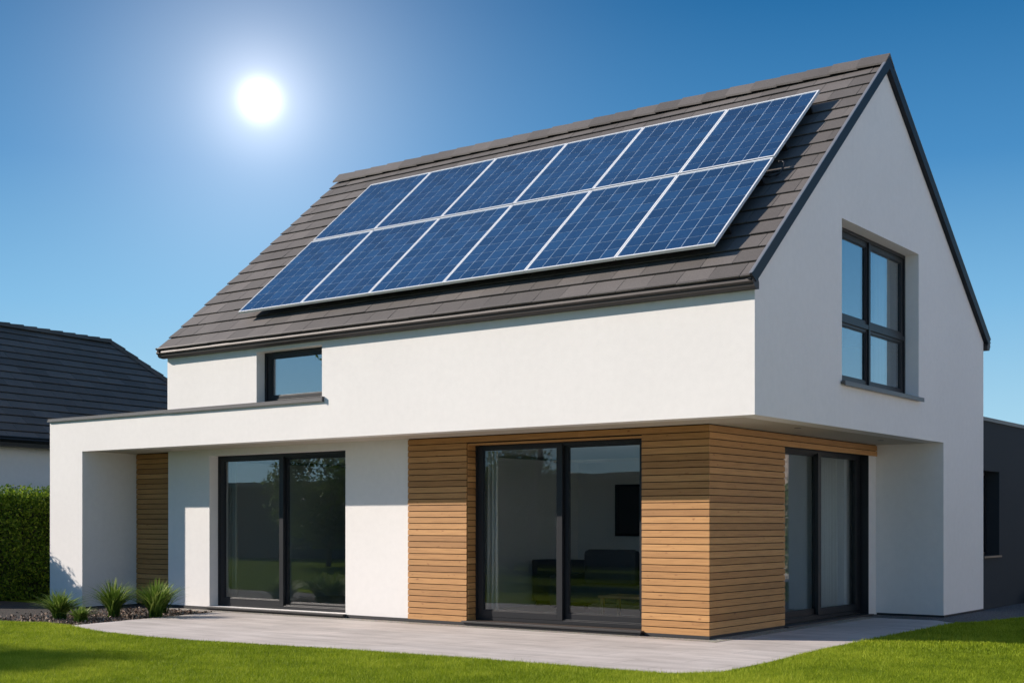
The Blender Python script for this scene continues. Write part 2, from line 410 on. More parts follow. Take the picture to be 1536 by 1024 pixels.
# ridge caps
s = MB(); x = XL-.02; k = 0
while x < XR-.02:
    x1 = min(x+.45, XR+.01); up = .012*(1)+random.uniform(-.002, .002)
    def cap(xx, lift):
        c = AP+uX*xx; c.x = xx
        return [c-sF*.20+nF*(.045+lift), c-sF*.03+nF*(.058+lift), Vector((xx, AP.y, AP.z+.085+lift)), c-sB*.03+nB*(.058+lift), c-sB*.20+nB*(.045+lift)]
    A, B = cap(x+.004, up+.008), cap(x1+.03, up-.008)
    A2 = [p-Vector((0, 0, .03)) for p in A]; B2 = [p-Vector((0, 0, .03)) for p in B]
    vs = A+B+A2+B2; fs = []
    for i in range(4): fs += [(i, i+1, i+6, i+5), (i+10, i+15, i+16, i+11)]
    fs += [(0, 10, 11, 1), (1, 11, 12, 2), (2, 12, 13, 3), (3, 13, 14, 4), (5, 6, 16, 15), (6, 7, 17, 16), (7, 8, 18, 17), (8, 9, 19, 18), (0, 5, 15, 10), (4, 14, 19, 9)]
    s.add(vs, fs); x = x1
s.build('ridge_cap', M['tile'], rf)
# verge trim on the near gable (and far gable)
def band(m, a, b, xa, xb):
    """strip between normal offsets a (low) and b (high) following both slopes"""
    def off(Pt, nv, d): return (Pt.y+nv.y*d, Pt.z+nv.z*d)
    def apex(d):
        # intersection of both offset slopes
        p = AP+nF*d; q = AP+nB*d
        den = sF.y*sB.z-sF.z*sB.y
        tt = ((q.y-p.y)*sB.z-(q.z-p.z)*sB.y)/den
        return (p.y+sF.y*tt, p.z+sF.z*tt)
    f0 = off(E0+sF*.02, nF, a); f1 = off(E0+sF*-.03, nF, b); r0 = off(E1+sB*.02, nB, a); r1 = off(E1-sB*.03, nB, b)
    m.prism([f0, apex(a), apex(b), f1], 'x', xa, xb); m.prism([apex(a), r0, r1, apex(b)], 'x', xa, xb)
s = MB(); band(s, -.115, .036, .046, .080); s.build('verge_trim', M['verge'], house)
s = MB(); band(s, .036, .048, .042, .084); s.build('verge_strip', M['verge_lip'], house)
s = MB(); band(s, -.112, -.03, .001, .045); s.build('verge_board', M['verge'], house)
s = MB(); band(s, -.12, -.03, XL+.01, LX-.001); s.build('verge_board', M['verge'], house)
# gutters
def gutter(y, z, sg, x0, x1):
    P = [(0, .05), (-.035, .13), (-.13, .135), (-.175, .148), (-.182, .135), (-.176, .118), (-.150, .105), (-.160, .072), (-.168, .055), (-.158, .040), (-.135, .030), (-.13, .0), (-.10, -.022), (-.04, -.03), (0, -.03)]
    m = MB(); m.prism([(y+sg*a, z+b) for a, b in P], 'x', x0, x1)
    e = [(y+sg*a*1.06-.0*sg, z+b*1.02) for a, b in P]
    m.prism(e, 'x', x1, x1+.012); m.prism(e, 'x', x0-.012, x0)
    return m.build('gutter', M['gutter'], house)
gutter(-.012, 4.578, 1, XL-.015, .055); 
gutter(WY+.012, 4.80, -1, XL-.03, .06)

# windows and doors ----------------------------------------------------
class Fr:
    """frame maker on a wall plane; ax 'y' faces -y, ax 'x' faces +x; d grows into the wall"""
    def __init__(s, ax, p): s.ax, s.p = ax, p
    def box(s, m, u0, u1, d0, d1, z0, z1):
        if s.ax == 'y': m.box(u0, u1, s.p+d0, s.p+d1, z0, z1)
        else: m.box(s.p-d1, s.p-d0, u0, u1, z0, z1)
    def ring(s, m, u0, u1, z0, z1, wu, wz0, wz1, d0, d1):
        s.box(m, u0, u0+wu, d0, d1, z0, z1); s.box(m, u1-wu, u1, d0, d1, z0, z1)
        s.box(m, u0+wu, u1-wu, d0, d1, z0, z0+wz0); s.box(m, u0+wu, u1-wu, d0, d1, z1-wz1, z1)
def opening(kind, fr, u0, u1, z0, z1, d, sashes, gl, sill, handles=()):
    m = MB(); e = .002
    fr.ring(m, u0+e, u1-e, z0+e, z1-e, .055, .06, .055, d, d+.14)
    # stepped rebate
    fr.ring(m, u0+.055, u1-.055, z0+.06, z1-.055, .018, .02, .018, d+.02, d+.13)
    o = m.build(kind, M['metal'], house, bevel=.003)
    for (a, b, c, g, dd, wu, wb, wt) in sashes:
        q = MB(); fr.ring(q, a, b, c, g, wu-.015, wb-.015, wt-.015, d+dd, d+dd+.06)
        fr.ring(q, a+wu-.015, b-wu+.015, c+wb-.015, g-wt+.015, .015, .015, .015, d+dd+.012, d+dd+.05)
        q.build('sash', M['metal'], o, bevel=.003)
        p = MB(); fr.box(p, a+wu, b-wu, d+dd+.026, d+dd+.038, c+wb, g-wt); p.build('pane', gl, o)
    if sill: 
        q = MB(); fr.box(q, *sill[0]); 
        for extra in sill[1:]: fr.box(q, *extra)
        q.build('sill', M['metal_grey'] if kind == 'window' else M['sill'], o, bevel=.002)
    for (u, z) in handles:
        q = MB(); fr.box(q, u-.012, u+.012, d-.05, d-.035, z-.16, z+.16)
        fr.box(q, u-.008, u+.008, d-.035, d, z-.13, z-.11); fr.box(q, u-.008, u+.008, d-.035, d, z+.11, z+.13)
        q.build('handle', M['metal_grey'], o)
    return o
FA = Fr('y', Rr)
M['glass_left'] = glass('garden_door_glass', .125, (.80, .84, .84))
opening('sliding_door', FA, *HA, .20, [(-11.53, -9.845, .115, 2.80, -.005, .115, .115, .06), (-9.90, -8.185, .125, 2.80, .065, .10, .07, .06)], M['glass_left'],
        [(-11.63, -8.09, -.09, .20, .028, .058), (-11.62, -8.10, -.06, .20, 0.001, .028)])
opening('sliding_door', Fr('y', Rr-.02), *HB, .20, [(-5.385, -3.765, .13, 2.80, -.005, .115, .115, .06), (-3.82, -2.325, .13, 2.80, .065, .13, .12, .06)], M['glass'],
        [(-5.50, -2.215, -.09, .20, .040, .068), (-5.47, -2.24, -.06, .20, 0.001, .040)])
M['glass_side'] = glass('coated_door_glass', .14, (.82, .85, .85))
opening('sliding_door', Fr('x', Ss), *HS, .14, [(3.47, 5.13, .10, 2.75, .065, .11, .11, .06), (5.00, 6.73, .10, 2.75, -.005, .135, .11, .06)], M['glass_side'],
        [(3.38, 6.86, -.09, .14, .002, .029)])
o = MB(); o.box(Ss-.14, Ss+.012, 6.785, 6.799, .03, 2.80); o.box(Ss-.14, Ss-.001, 3.41, 6.785, 2.785, 2.799); o.build('reveal_lining', M['metal'], house)
gm = 4.38
opening('window', Fr('x', 0), *HG, .22, [(2.86, gm, 4.63, 5.91, .02, .10, .09, .08), (gm+.004, 5.875, 4.63, 5.91, .02, .10, .09, .08),
        (2.86, gm, 3.72, 4.60, .02, .10, .08, .08), (gm+.004, 5.875, 3.72, 4.60, .02, .10, .08, .08)], M['glass_up'],
        [(2.74, 6.0, -.065, .22, 3.605, 3.638), (2.735, 6.005, -.075, -.06, 3.575, 3.640)])
s = MB(); Fr('x', 0).box(s, gm-.03, gm+.034, .22-.01, .3, 3.70, 5.925); Fr('x', 0).box(s, 2.84, 5.89, .22-.006, .30, 4.58, 4.65); s.build('transom', M['metal'], house)
opening('window', Fr('y', 0), *HU, .18, [(-9.145, -7.745, 3.69, 4.43, .01, .10, .07, .06)], M['glass_up'],
        [(-9.25, -7.655, -.001, .18, 3.6, 3.622)])
# ceiling spots in the soffit
for x, y in ((-.55, 2.5), (-.62, 5.9)):
    s = MB(); n = 20
    s.prism([(x+.05*math.cos(2*math.pi*i/n), y+.05*math.sin(2*math.pi*i/n)) for i in range(n)], 'z', ZS-.006, ZS-.001); s.build('soffit_spot', M['metal_grey'], house)

# interior ------------------------------------------------------------
s = MB()
s.box(-12.4, -1.5, 6.5, 6.6, .05, 2.8); s.box(-7.15, -7.05, 1.4, 6.5, .05, 2.8); s.box(-12.5, -12.4, 1.4, 6.5, .05, 2.8)
s.box(-12.4, -1.5, 1.32, 6.5, 2.86, 2.93)
s.build('interior_wall', M['room'], house)
s = MB(); s.box(-12.4, -1.5, 1.34, 6.5, .02, .05); s.build('interior_floor', M['roomfloor'], house)
s = MB(); s.box(-10.9, -7.2, 4.2, 4.8, .05, 2.7); 
for k in range(4): s.box(-10.87+k*.92, -9.97+k*.92, 4.18, 4.198, .12, 2.66)
s.box(-12.3, -10.95, 5.9, 6.48, .05, 2.5)
o = s.build('cabinet', M['room_dark']); tag(o, 'dark full-height cupboard wall seen through the left sliding door', 'cupboard')
s = MB(); s.box(-8.6, -7.85, 6.46, 6.495, .05, 2.3); s.build('interior_door', M['room_dark'], house)
# upper rooms
s = MB(); s.box(-3.0, -2.9, 1.2, 7.6, 3.14, 5.4); s.box(-9.9, -7.0, 3.4, 3.5, 3.1, 5.2); s.box(-11.2, -.35, .35, 9.0, 3.10, 3.14); s.build('upper_room_wall', M['room'], house)

def curtain(name, label, ax, p, u0, u1, z0, z1, folds, amp=.045, material=None):
    n = folds*10; vs = []; fs = []
    for j, z in enumerate((z0, (z0+z1)/2, z1)):
        for i in range(n+1):
            t_ = i/n; u = u0+(u1-u0)*t_+.008*math.sin(9*t_+j); a = amp*math.sin(t_*folds*2*math.pi)*(1.0-.15*j)+.01*math.sin(t_*31)
            vs.append((u, p+a, z) if ax == 'y' else (p+a, u, z))
    for j in range(2):
        for i in range(n): q = j*(n+1)+i; fs.append((q, q+1, q+n+2, q+n+1))
    loc = ((u0+u1)/2, p, z0) if ax == 'y' else (p, (u0+u1)/2, z0)
    m = MB(); m.add(vs, fs); o = thing(name, label, 'curtain', loc)
    c = m.build('cloth', M['curtain'], o, smooth=True)
    so = c.modifiers.new('thick', 'SOLIDIFY'); so.thickness = .004
    r = MB()
    if ax == 'y': r.tube([(u0-.05, p, z1+.02), (u1+.05, p, z1+.02)], .012)
    else: r.tube([(p, u0-.05, z1+.02), (p, u1+.05, z1+.02)], .012)
    r.build('rail', M['metal_grey'], o)
curtain('curtain', 'pale curtain hanging at the left edge of the left sliding door', 'y', 1.55, -11.86, -11.46, .06, 2.80, 5)
curtain('curtain', 'pale curtain hanging inside the left edge of the door set in timber boards', 'y', 1.55, -5.68, -5.26, .06, 2.80, 5)
curtain('curtain', 'pale curtain behind the right half of the shaded side door', 'x', -1.62, 5.75, 6.45, .06, 2.78, 6)
curtain('curtain', 'beige curtain behind the right half of the tall gable window', 'x', -.42, 5.05, 5.75, 3.7, 5.9, 5)

def cushion(m, x0, x1, y0, y1, z0, z1): m.box(x0, x1, y0, y1, z0, z1)
so = thing('sofa', 'dark grey sofa in the living room behind the large sliding door', 'sofa', (-4.6, 4.4, .05))
for nm, bx, bv in (('seat', (-5.55, -3.1, 3.75, 4.5, .22, .52), .06), ('backrest', (-5.55, -3.1, 4.5, 4.8, .22, 1.02), .08), ('armrest', (-5.80, -5.56, 3.70, 4.8, .12, .70), .05), ('armrest', (-3.09, -2.85, 3.70, 4.8, .12, .70), .05)):
    s = MB(); s.box(*bx); s.build(nm, M['sofa'], so, bevel=bv)
for a in (-5.45, -4.25):
    s = MB(); s.box(a, a+1.1, 4.25, 4.47, .53, 1.14); s.build('cushion', M['sofa'], so, bevel=.09)
for a in (-5.7, -3.0):
    for b in (3.8, 4.7): s = MB(); s.box(a, a+.05, b, b+.05, .05, .22); s.build('leg', M['black'], so)
ct = thing('coffee_table', 'low oak coffee table in front of the sofa', 'table', (-3.6, 2.9, .05))
s = MB(); s.box(-4.05, -3.0, 2.6, 3.2, .40, .44); s.build('tabletop', M['oak'], ct, bevel=.005)
for a in (-4.02, -3.08):
    for b in (2.63, 3.12): s = MB(); s.box(a, a+.05, b, b+.05, .05, .40); s.build('leg', M['oak'], ct)
sb = thing('sideboard', 'dark sideboard standing left of the sofa', 'sideboard', (-6.4, 5, .05))
s = MB(); s.box(-6.95, -6.05, 4.8, 5.3, .15, .92); s.build('body', M['sofa'], sb, bevel=.01)
for a in (-6.9, -6.14): s = MB(); s.box(a, a+.04, 4.85, 5.25, .05, .15); s.build('leg', M['black'], sb)
pc = thing('wall_picture', 'dark framed picture hanging on the living room wall', 'picture', (-5.2, 6.47, 1.3))
s = MB(); fr_ = Fr('y', 6.44); fr_.ring(s, -6.15, -4.4, 1.35, 2.35, .05, .05, .05, 0, .055); s.build('frame', M['black'], pc)
s = MB(); s.box(-6.1, -4.45, 6.46, 6.49, 1.4, 2.3); s.build('canvas', M['screen'], pc)

# solar panels ------------------------------------------------------------
PS = (AP-E0).normalized()
def rp(u_, s_, n_): return E0+Vector((u_, 0, 0))+sF*s_+nF*n_
x0p, pw = -9.80, 1.5305; rows = [(.58, 2.90), (2.94, 4.99)]
protos = {}
names6 = ['first', 'second', 'third', 'fourth', 'fifth', 'sixth']
for r_, (s0, s1) in enumerate(rows):
    for c_ in range(6):
        lab = 'blue solar panel, %s from the left in the %s row on the roof' % (names6[c_], ('lower', 'upper')[r_])
        base = rp(x0p+c_*pw, s0, 0)
        if r_ not in protos:
            T = thing('solar_panel', lab, 'solar panel', base, 'solar panels on the roof'); protos[r_] = T
            W = pw-.012; H = s1-s0; O = base
            def Q(u_, v_, n_): return O+Vector((u_, 0, 0))+sF*v_+nF*n_
            def bx(m, u0, u1, v0, v1, n0, n1, mi=0): m.hexa([Q(u0,v0,n0),Q(u1,v0,n0),Q(u1,v1,n0),Q(u0,v1,n0),Q(u0,v0,n1),Q(u1,v0,n1),Q(u1,v1,n1),Q(u0,v1,n1)], mi)
            m = MB(); fw, nt, nb = .024, .205, .160
            bx(m, 0, fw, 0, H, nb, nt); bx(m, W-fw, W, 0, H, nb, nt); bx(m, fw, W-fw, 0, fw, nb, nt); bx(m, fw, W-fw, H-fw, H, nb, nt)
            m.build('frame', M['alu'], T, bevel=.002)
            m = MB(); bx(m, fw, W-fw, fw, H-fw, nb+.01, nt-.010, 0); back = m.build('backsheet', M['pv_back'], T)
            m = MB(); nc, nr = 6, 9; g = .0048; cw = (W-2*fw-.012)/nc; ch = (H-2*fw-.012)/nr; k = .004
            for i in range(nc):
                for j in range(nr):
                    a, b = fw+.006+i*cw+g, fw+.006+(i+1)*cw-g; c, d = fw+.006+j*ch+g*.62, fw+.006+(j+1)*ch-g*.62
                    pts = [(a+k, c), (b-k, c), (b, c+k), (b, d-k), (b-k, d), (a+k, d), (a, d-k), (a, c+k)]
                    m.add([Q(p_[0], p_[1], nt-.008) for p_ in pts], [tuple(range(8))])
            m.build('cell', M['pv'], back, fix=False)
            bpy.data.objects[-1] if False else None
            for v_ in (.22*H, .78*H):
                m = MB(); bx(m, -.006, W+.006, v_-.02, v_+.02, .05, nb-.002); m.build('rail', M['black'], T)
        else:
            src = protos[r_]; T = src.copy(); C.objects.link(T); T.location = base; T['label'] = lab
            for ch_ in list(src.children):
                q = ch_.copy(); C.objects.link(q); q.parent = T
                for g_ in ch_.children: z = g_.copy(); C.objects.link(z); z.parent = q
# dark mounting skirt is the shadow gap; cable loop at the right end of the array
cb = MB(); p = [rp(-.60+.02*math.cos(a)*3+.06, 2.80+.13*math.sin(a), .07+.05*math.sin(a*.5)) for a in np.linspace(-2.6, 2.2, 18)]
cb.tube(p, .013, 6); cb.tube([rp(-.75, 2.62, .08), rp(-.62, 2.60, .06), rp(-.5, 2.66, .06)], .015, 6)
o = cb.build('cable', M['black'], None, smooth=True); tag(o, 'short black cable loop lying on the tiles beside the solar panels', 'cable')

# ================================================================== DARK ANNEX
an = thing('annex', 'dark slate grey flat-roofed building adjoining the far side of the white gable', 'building', (-3, 12, 0))
m = MB(); xa = -.05; HW = (8.9+.0, 10.52, .99, 2.58)
for a, b, z0, z1 in ((9.37, 9.5, 0, 3.5), (9.5, 10.52, 0, .99), (9.5, 10.52, 2.58, 3.5), (10.52, 18, 0, 3.5)): m.box(xa-.35, xa, a, b, z0, z1)
m.box(-7, xa-.35, 17.7, 18, 0, 3.5); m.box(-7, -6.7, 9.38, 17.7, 0, 3.5); m.box(-6.7, xa-.35, 9.37, 17.7, 3.3, 3.5)
m.build('wall', M['stucco_dark'], an)
m = MB(); m.box(xa-.4, xa+.03, 9.37, 18.03, 3.501, 3.57); m.build('coping', M['metal_grey'], an)
fx = Fr('x', xa); m = MB(); fx.ring(m, 9.5, 10.518, .992, 2.578, .06, .06, .06, .24, .32); wn = m.build('window', M['metal'], an)
m = MB(); fx.box(m, 9.56, 10.458, .27, .28, 1.052, 2.518); m.build('pane', M['glass'], wn)
m = MB(); fx.box(m, 9.48, 10.56, -.04, .24, .955, .988); m.build('sill', M['metal_grey'], wn)
m = MB(); m.box(-2, -1.9, 9.4, 17.7, .1, 3.3); m.build('interior_wall', M['room_dark'], an)

# ================================================================== NEIGHBOUR HOUSE
nu = Vector((-.117, .993, 0)).normalized(); nn_ = Vector((-.993, -.117, 0)).normalized()
NE = Vector((-20.94, 2.51, 3.62)); NR = Vector((-25.42, 5.25, 7.03))
run = (NR-NE).dot(nn_); rise = NR.z-NE.z
nb_ = thing('neighbour_house', 'neighbouring white house with dark grey hipped tile roof behind the hedge', 'house', (-25, 0, 0))
sN = (nn_*run+Vector((0, 0, rise))).normalized(); lenN = math.hypot(run, rise); nN = nu.cross(sN).normalized(); nN = nN if nN.z > 0 else -nN
Pn = NE.copy(); ridge_u = (Vector((-25.53, 9.5, 7.0))-NE).dot(nu)-.25; hip = 2.7
t = MB()
tile_field(t, Pn, nu, sN, nN, lambda q: (-2.4, ridge_u+hip*(1-q/lenN)), lenN, 16, .9, seed=9, slot=.026)
# hip end and back slope
c1 = Pn+nu*(ridge_u+hip); c2 = c1+nn_*2*run; rE = Pn+nu*ridge_u+sN*lenN
sH = (rE-(c1+c2)*.5); lenH = sH.length; sH.normalize(); nH = nn_.cross(sH); nH = nH if nH.z > 0 else -nH
tile_field(t, c1, nn_, sH, nH, lambda q: (run*q/lenH, 2*run-run*q/lenH), lenH, 16, .9, seed=10, slot=.026)
nrf = t.build('roof', M['tile_dark'], nb_)
s = MB(); rW = Pn+nu*-2.4+sN*lenN; b1 = Pn+nu*-2.4; b2 = b1+nn_*2*run
s.add([b1, c1, c2, b2, rE, rW], [(0, 1, 4, 5), (1, 2, 4), (2, 3, 5, 4), (3, 0, 5), (0, 3, 2, 1)]); s.build('roof_deck', M['black'], nrf)  # black deck stands in for shade between the tile courses
s = MB()
def capline(A, B, step=.45):
    d = B-A; L = d.length; d.normalize(); side = d.cross(Vector((0, 0, 1))).normalized(); upv = side.cross(d)
    k = int(L/step)
    for i in range(k):
        p = A+d*(i*L/k); q = A+d*((i+1)*L/k+.04); h0, h1 = .135, .105
        s.hexa([p-side*.13, p+side*.13, q+side*.12, q-side*.12, p-side*.06+upv*h0, p+side*.06+upv*h0, q+side*.055+upv*h1, q-side*.055+upv*h1])
capline(rE, rW); capline(c1, rE)
s.build('ridge_cap', M['tile_dark'], nrf)
s = MB()
a = Pn+nn_*.35; zt = NE.z-.05
q0 = Pn+nu*-2.1+nn_*.35; q1 = Pn+nu*(ridge_u+hip-.35)+nn_*.35; q2 = q1+nn_*(2*run-.7); q3 = q0+nn_*(2*run-.7)
s.add([(v.x, v.y, 0) for v in (q0, q1, q2, q3)]+[(v.x, v.y, zt) for v in (q0, q1, q2, q3)], [(0,1,5,4),(1,2,6,5),(2,3,7,6),(3,0,4,7),(4,5,6,7)]); s.build('wall', M['stucco_house'], nb_)
s = MB(); s.add([b1-nu*.01+Vector((0, 0, -.1)), b2-nu*.01+Vector((0, 0, -.1)), rW-nu*.01+Vector((0, 0, -.05))], [(0, 1, 2)]); s.build('gable_wall', M['stucco_house'], nb_)
s = MB()
gp = [(0, .04), (-.02, .10), (-.12, .10), (-.13, .08), (-.11, .05), (-.125, .02), (-.10, -.02), (-.05, -.05), (-.04, -.14), (.3, -.14), (.3, .0)]
A, B = Pn+nu*-2.4, Pn+nu*(ridge_u+hip)
vs = [A+nn_*p_[0]*1.0+Vector((0, 0, p_[1]-.03)) for p_ in gp]+[B+nn_*p_[0]+Vector((0, 0, p_[1]-.03)) for p_ in gp]; n = len(gp)
s.add(vs, [tuple(range(n)), tuple(range(2*n-1, n-1, -1))]+[(i, i+n, (i+1) % n+n, (i+1) % n) for i in range(n)]); s.build('gutter', M['metal'], nb_)

# ================================================================== GROUND
def flat(name, poly, z0, z1, material):
    m = MB(); m.prism(poly, 'z', z0, z1); return m.build(name, material)
g = MB(); g.add([(-300, -300, -.016), (300, -300, -.016), (300, 300, -.016), (-300, 300, -.016)], [(0, 1, 2, 3)])
tag(g.build('lawn', M['ground']), 'green garden lawn around the house', kind='structure')
TER = [(-10.35, -2.85), (-9.2, -3.2), (-8, -3.36), (-6.7, -3.33), (-4.5, -3.05), (-2.4, -2.9), (-.5, -2.88), (.45, -2.86), (.80, -2.4), (.78, -1.2), (.66, .2), (.62, 1.0), (.60, 3.4), (.60, 5.95), (.15, 6.35), (Ss+.3, 6.35), (Ss+.3, .66), (-11.0, .66), (-10.75, -.6)]
TER_ = [(-10.35, -2.85), (-9.2, -3.2), (-8, -3.36), (-6.7, -3.33), (-4.5, -3.05), (-2.4, -2.9), (-.5, -2.88), (.45, -2.86), (.80, -2.4), (.78, -1.2), (.66, .2), (.62, 1.0), (.60, 3.4), (.60, 5.95), (.15, 6.35), (-1.0, 6.35), (-1.0, .62), (-10.95, .62), (-10.75, -.6)]
tag(flat('terrace', TER_, -.04, 0, M['paving']), 'pale stone terrace in front of the house', kind='structure')
GR = MB()
GR.prism([(-12.9, .62), (-1.0, .62), (-1.0, 1.02), (-12.9, 1.02)], 'z', -.04, -.006)
GR.prism([(-1.0, .62), (-.88, .62), (-.88, 6.35), (-1.2, 6.35), (-1.2, 1.02), (-1.0, 1.02)], 'z', -.04, .004)
G2 = MB()
G2.prism([(-1.2, 6.35), (.15, 6.35), (.62, 5.95), (.62, 5.6), (.82, 6.2), (1.0, 7.2), (1.25, 9), (1.5, 18), (-.2, 18), (-.2, 7.2), (-1.2, 7.2)], 'z', -.04, -.006)
M['gravel_grey'] = gravel_mat('grey_gravel', (.15, .145, .14), (.30, .29, .28), 45)
tag(G2.build('gravel', M['gravel_grey']), 'dark grey gravel margin beside the gable and annex', kind='structure')
o = GR.build('gravel_strip', M['gravel']); tag(o, 'gravel strip along the foot of the walls', kind='structure')
BED = [(-10.35, -2.85), (-10.75, -.6), (-10.95, .62), (-12.9, .62), (-12.9, 1.7), (-15.3, 1.7), (-15.3, .3), (-19.5, .3), (-19.5, -4.2), (-16, -3.9), (-13.4, -3.45), (-12.0, -2.95), (-11.2, -2.75)]
tag(flat('planting_bed', BED, -.04, -.012, M['bark']), 'bark mulched planting bed by the white post', kind='structure')

def inside(x, y, poly):
    r = np.zeros(len(x), bool); n = len(poly)
    for i in range(n):
        x1, y1 = poly[i]; x2, y2 = poly[(i+1) % n]
        c = ((y1 > y) != (y2 > y)) & (x < (x2-x1)*(y-y1)/((y2-y1) if y2 != y1 else 1e-9)+x1)
        r ^= c
    return r
CAM = np.array([7.395, -15.016, 1.6]); TH = R(36.785)
def in_view(x, y, margin):
    dx, dy = x-CAM[0], y-CAM[1]; d = -dx*math.sin(TH)+dy*math.cos(TH); r_ = dx*math.cos(TH)+dy*math.sin(TH)
    u = 768+1951.8*r_/np.maximum(d, .1); v = 784.3+1951.8*1.6/np.maximum(d, .1)
    return (d > 2) & (u > -margin) & (u < 1536+margin) & (v < 1024+margin*.25), d
GRAV = [(-1.2, 6.3), (.55, 6.0), (.82, 6.2), (1.0, 7.2), (1.25, 9), (1.5, 18), (-1.2, 18)]
def blades(n, x0, x1, y0, y1, h, wd, margin=260):
    x = rng.uniform(x0, x1, n); y = rng.uniform(y0, y1, n); ok, d = in_view(x, y, margin)
    ok &= ~inside(x, y, [(p[0], p[1]) for p in TER_]); ok &= ~inside(x, y, BED); ok &= ~inside(x, y, GRAV)
    ok &= ~((x < 0.1) & (y > .5)); ok &= ~((x < -12) & (y > -3.3+(x+12)*.12) & (y > -3.6)) 
    x, y, d = x[ok], y[ok], d[ok]; n = len(x)
    tone = .45*vnoise(x, y, 1.6, 1)+.3*vnoise(x, y, .45, 2)+.25*vnoise(x, y, .13, 5)
    a = rng.uniform(0, 2*math.pi, n); lean = rng.uniform(.1, .75, n); b = rng.uniform(0, 2*math.pi, n)
    hh = h*(.5+.7*rng.random(n)+.8*(rng.random(n) > .985))*(.6+.8*tone); ww = wd*(.7+.6*rng.random(n))*np.clip(d/14, 1, 2)
    P = np.stack([x, y, np.full(n, -.014)], 1)
    wv = np.stack([np.cos(a), np.sin(a), np.zeros(n)], 1)*ww[:, None]*.5
    tip = P+np.stack([np.cos(b)*lean*hh, np.sin(b)*lean*hh, hh], 1)
    V = np.stack([P-wv, P+wv, tip], 1).reshape(-1, 3)
    rnd = np.clip(.75*tone+.65*rng.random(n)-.22, 0, 1)
    return V, n, rnd
V1, n1, r1 = blades(2700000, -16, 5.2, -12, 1.2, .038, .0046)
V2, n2, r2 = blades(420000, 0.3, 5.2, 1.2, 20, .045, .008)
o = raw_mesh('grass', np.concatenate([V1, V2]), 3, n1+n2, M['grass'], None, np.concatenate([r1, r2]))
tag(o, 'short bright green mown grass of the garden lawn', kind='stuff')
print('blades', n1+n2)

# bark chips and pebbles over the bed
nC = 9000; x = rng.uniform(-16, -10.3, nC); y = rng.uniform(-4, 1.2, nC); ok = inside(x, y, BED) & (x > -12.7+rng.normal(0, .5, nC)); x, y = x[ok], y[ok]
o = quad_cloud('bark_chips', np.stack([x, y, rng.uniform(-.012, .012, len(x))], 1), .05, M['chip'], None, 0, .5)
tag(o, 'brown and tan bark chips covering the planting bed', kind='stuff')

# ornamental grasses
def tuft(loc, n, hgt, spread, label, seed):
    r = np.random.default_rng(seed); T = thing('ornamental_grass', label, 'plant', loc, 'ornamental grasses in the planting bed')
    seg = 5; allV = []; rn = []
    for i in range(n):
        az = r.uniform(0, 2*math.pi); L = hgt*r.uniform(.65, 1.15); out = spread*r.uniform(.05, 1.0)**.8; w0 = r.uniform(.012, .021)
        base = np.array([r.normal(0, .035), r.normal(0, .035), 0]); dirv = np.array([math.cos(az), math.sin(az), 0]); sd = np.array([-dirv[1], dirv[0], 0])
        twist = r.uniform(-.3, .3); sd = sd*math.cos(twist)+np.array([0, 0, math.sin(twist)])
        pts = []
        for j in range(seg+1):
            t_ = j/seg; p = base+dirv*out*(t_**1.6)+np.array([0, 0, L*(t_-.32*(out/spread)*t_**2.6)])
            pts.append((p-sd*w0*(1-t_)**.6, p+sd*w0*(1-t_)**.6))
        q = r.uniform(0, 1)
        for j in range(seg):
            allV += [pts[j][0], pts[j][1], pts[j+1][1], pts[j+1][0]]; rn.append(min(1, q*.6+.4*j/seg))
    return raw_mesh('blades', np.array(allV), 4, len(rn), M['sedge'], T, np.array(rn))
tuft((-11.80, -2.05, -.01), 300, .50, .62, 'spiky green grass tuft in front of the white post, leftmost of the row', 1)
tuft((-11.0, -2.2, -.01), 130, .28, .34, 'smallest grass tuft, low and yellowish, at the corner of the post', 2)
tuft((-11.50, -1.20, -.01), 320, .66, .60, 'tall dark green grass tuft in the shade right of the post', 3)
tuft((-11.50, -.2, -.01), 260, .60, .50, 'dark shaded grass tuft half hidden between the two tall ones', 4)
tuft((-10.80, -.85, -.01), 340, .66, .66, 'bright sunlit grass tuft before the narrow timber panel, rightmost of the row', 5)

# hedge
hx0, hx1, hy0, hy1, hz = -18.9, -17.2, -2.3, 8.0, 2.16
hd = thing('hedge', 'dense clipped green hedge between the white post and the neighbouring house', 'hedge', ((hx0+hx1)/2, 3, 0))
m = MB(); m.box(hx0+.22, hx1-.22, hy0+.2, hy1-.2, 0, hz-.22); m.build('twigs', M['twig'], hd)
def hedge_pts(n):
    P = []
    k = int(n*.5); y = rng.uniform(hy0, hy1, k); z = rng.uniform(0, hz, k); P.append(np.stack([hx1-np.abs(rng.normal(0, .10, k))+.26*(vnoise(y, z, .42, 3)-.55), y, z], 1))
    k = int(n*.34); x = rng.uniform(hx0, hx1, k); y = rng.uniform(hy0, hy1, k); P.append(np.stack([x, y, hz-np.abs(rng.normal(0, .10, k))+.24*(vnoise(x, y, .45, 4)-.5)], 1))
    k = int(n*.16); x = rng.uniform(hx0, hx1, k); z = rng.uniform(0, hz, k); P.append(np.stack([x, hy0+np.abs(rng.normal(0, .10, k)), z], 1))
    return np.concatenate(P)
P = hedge_pts(90000); k = 5200
sx = rng.uniform(hx0, hx1, k); sy = rng.uniform(hy0, hy1, k)
sp = np.repeat(np.stack([sx, sy, np.full(k, hz)], 1), 5, 0); sp[:, 2] += np.tile(np.array([0, .04, .08, .12, .16]), k)*np.repeat(rng.random(k)**2, 5)*1.7; sp += rng.normal(0, .012, sp.shape)
quad_cloud('leaves', np.concatenate([P, sp]), .06, M['hedge'], hd, .3, .6)

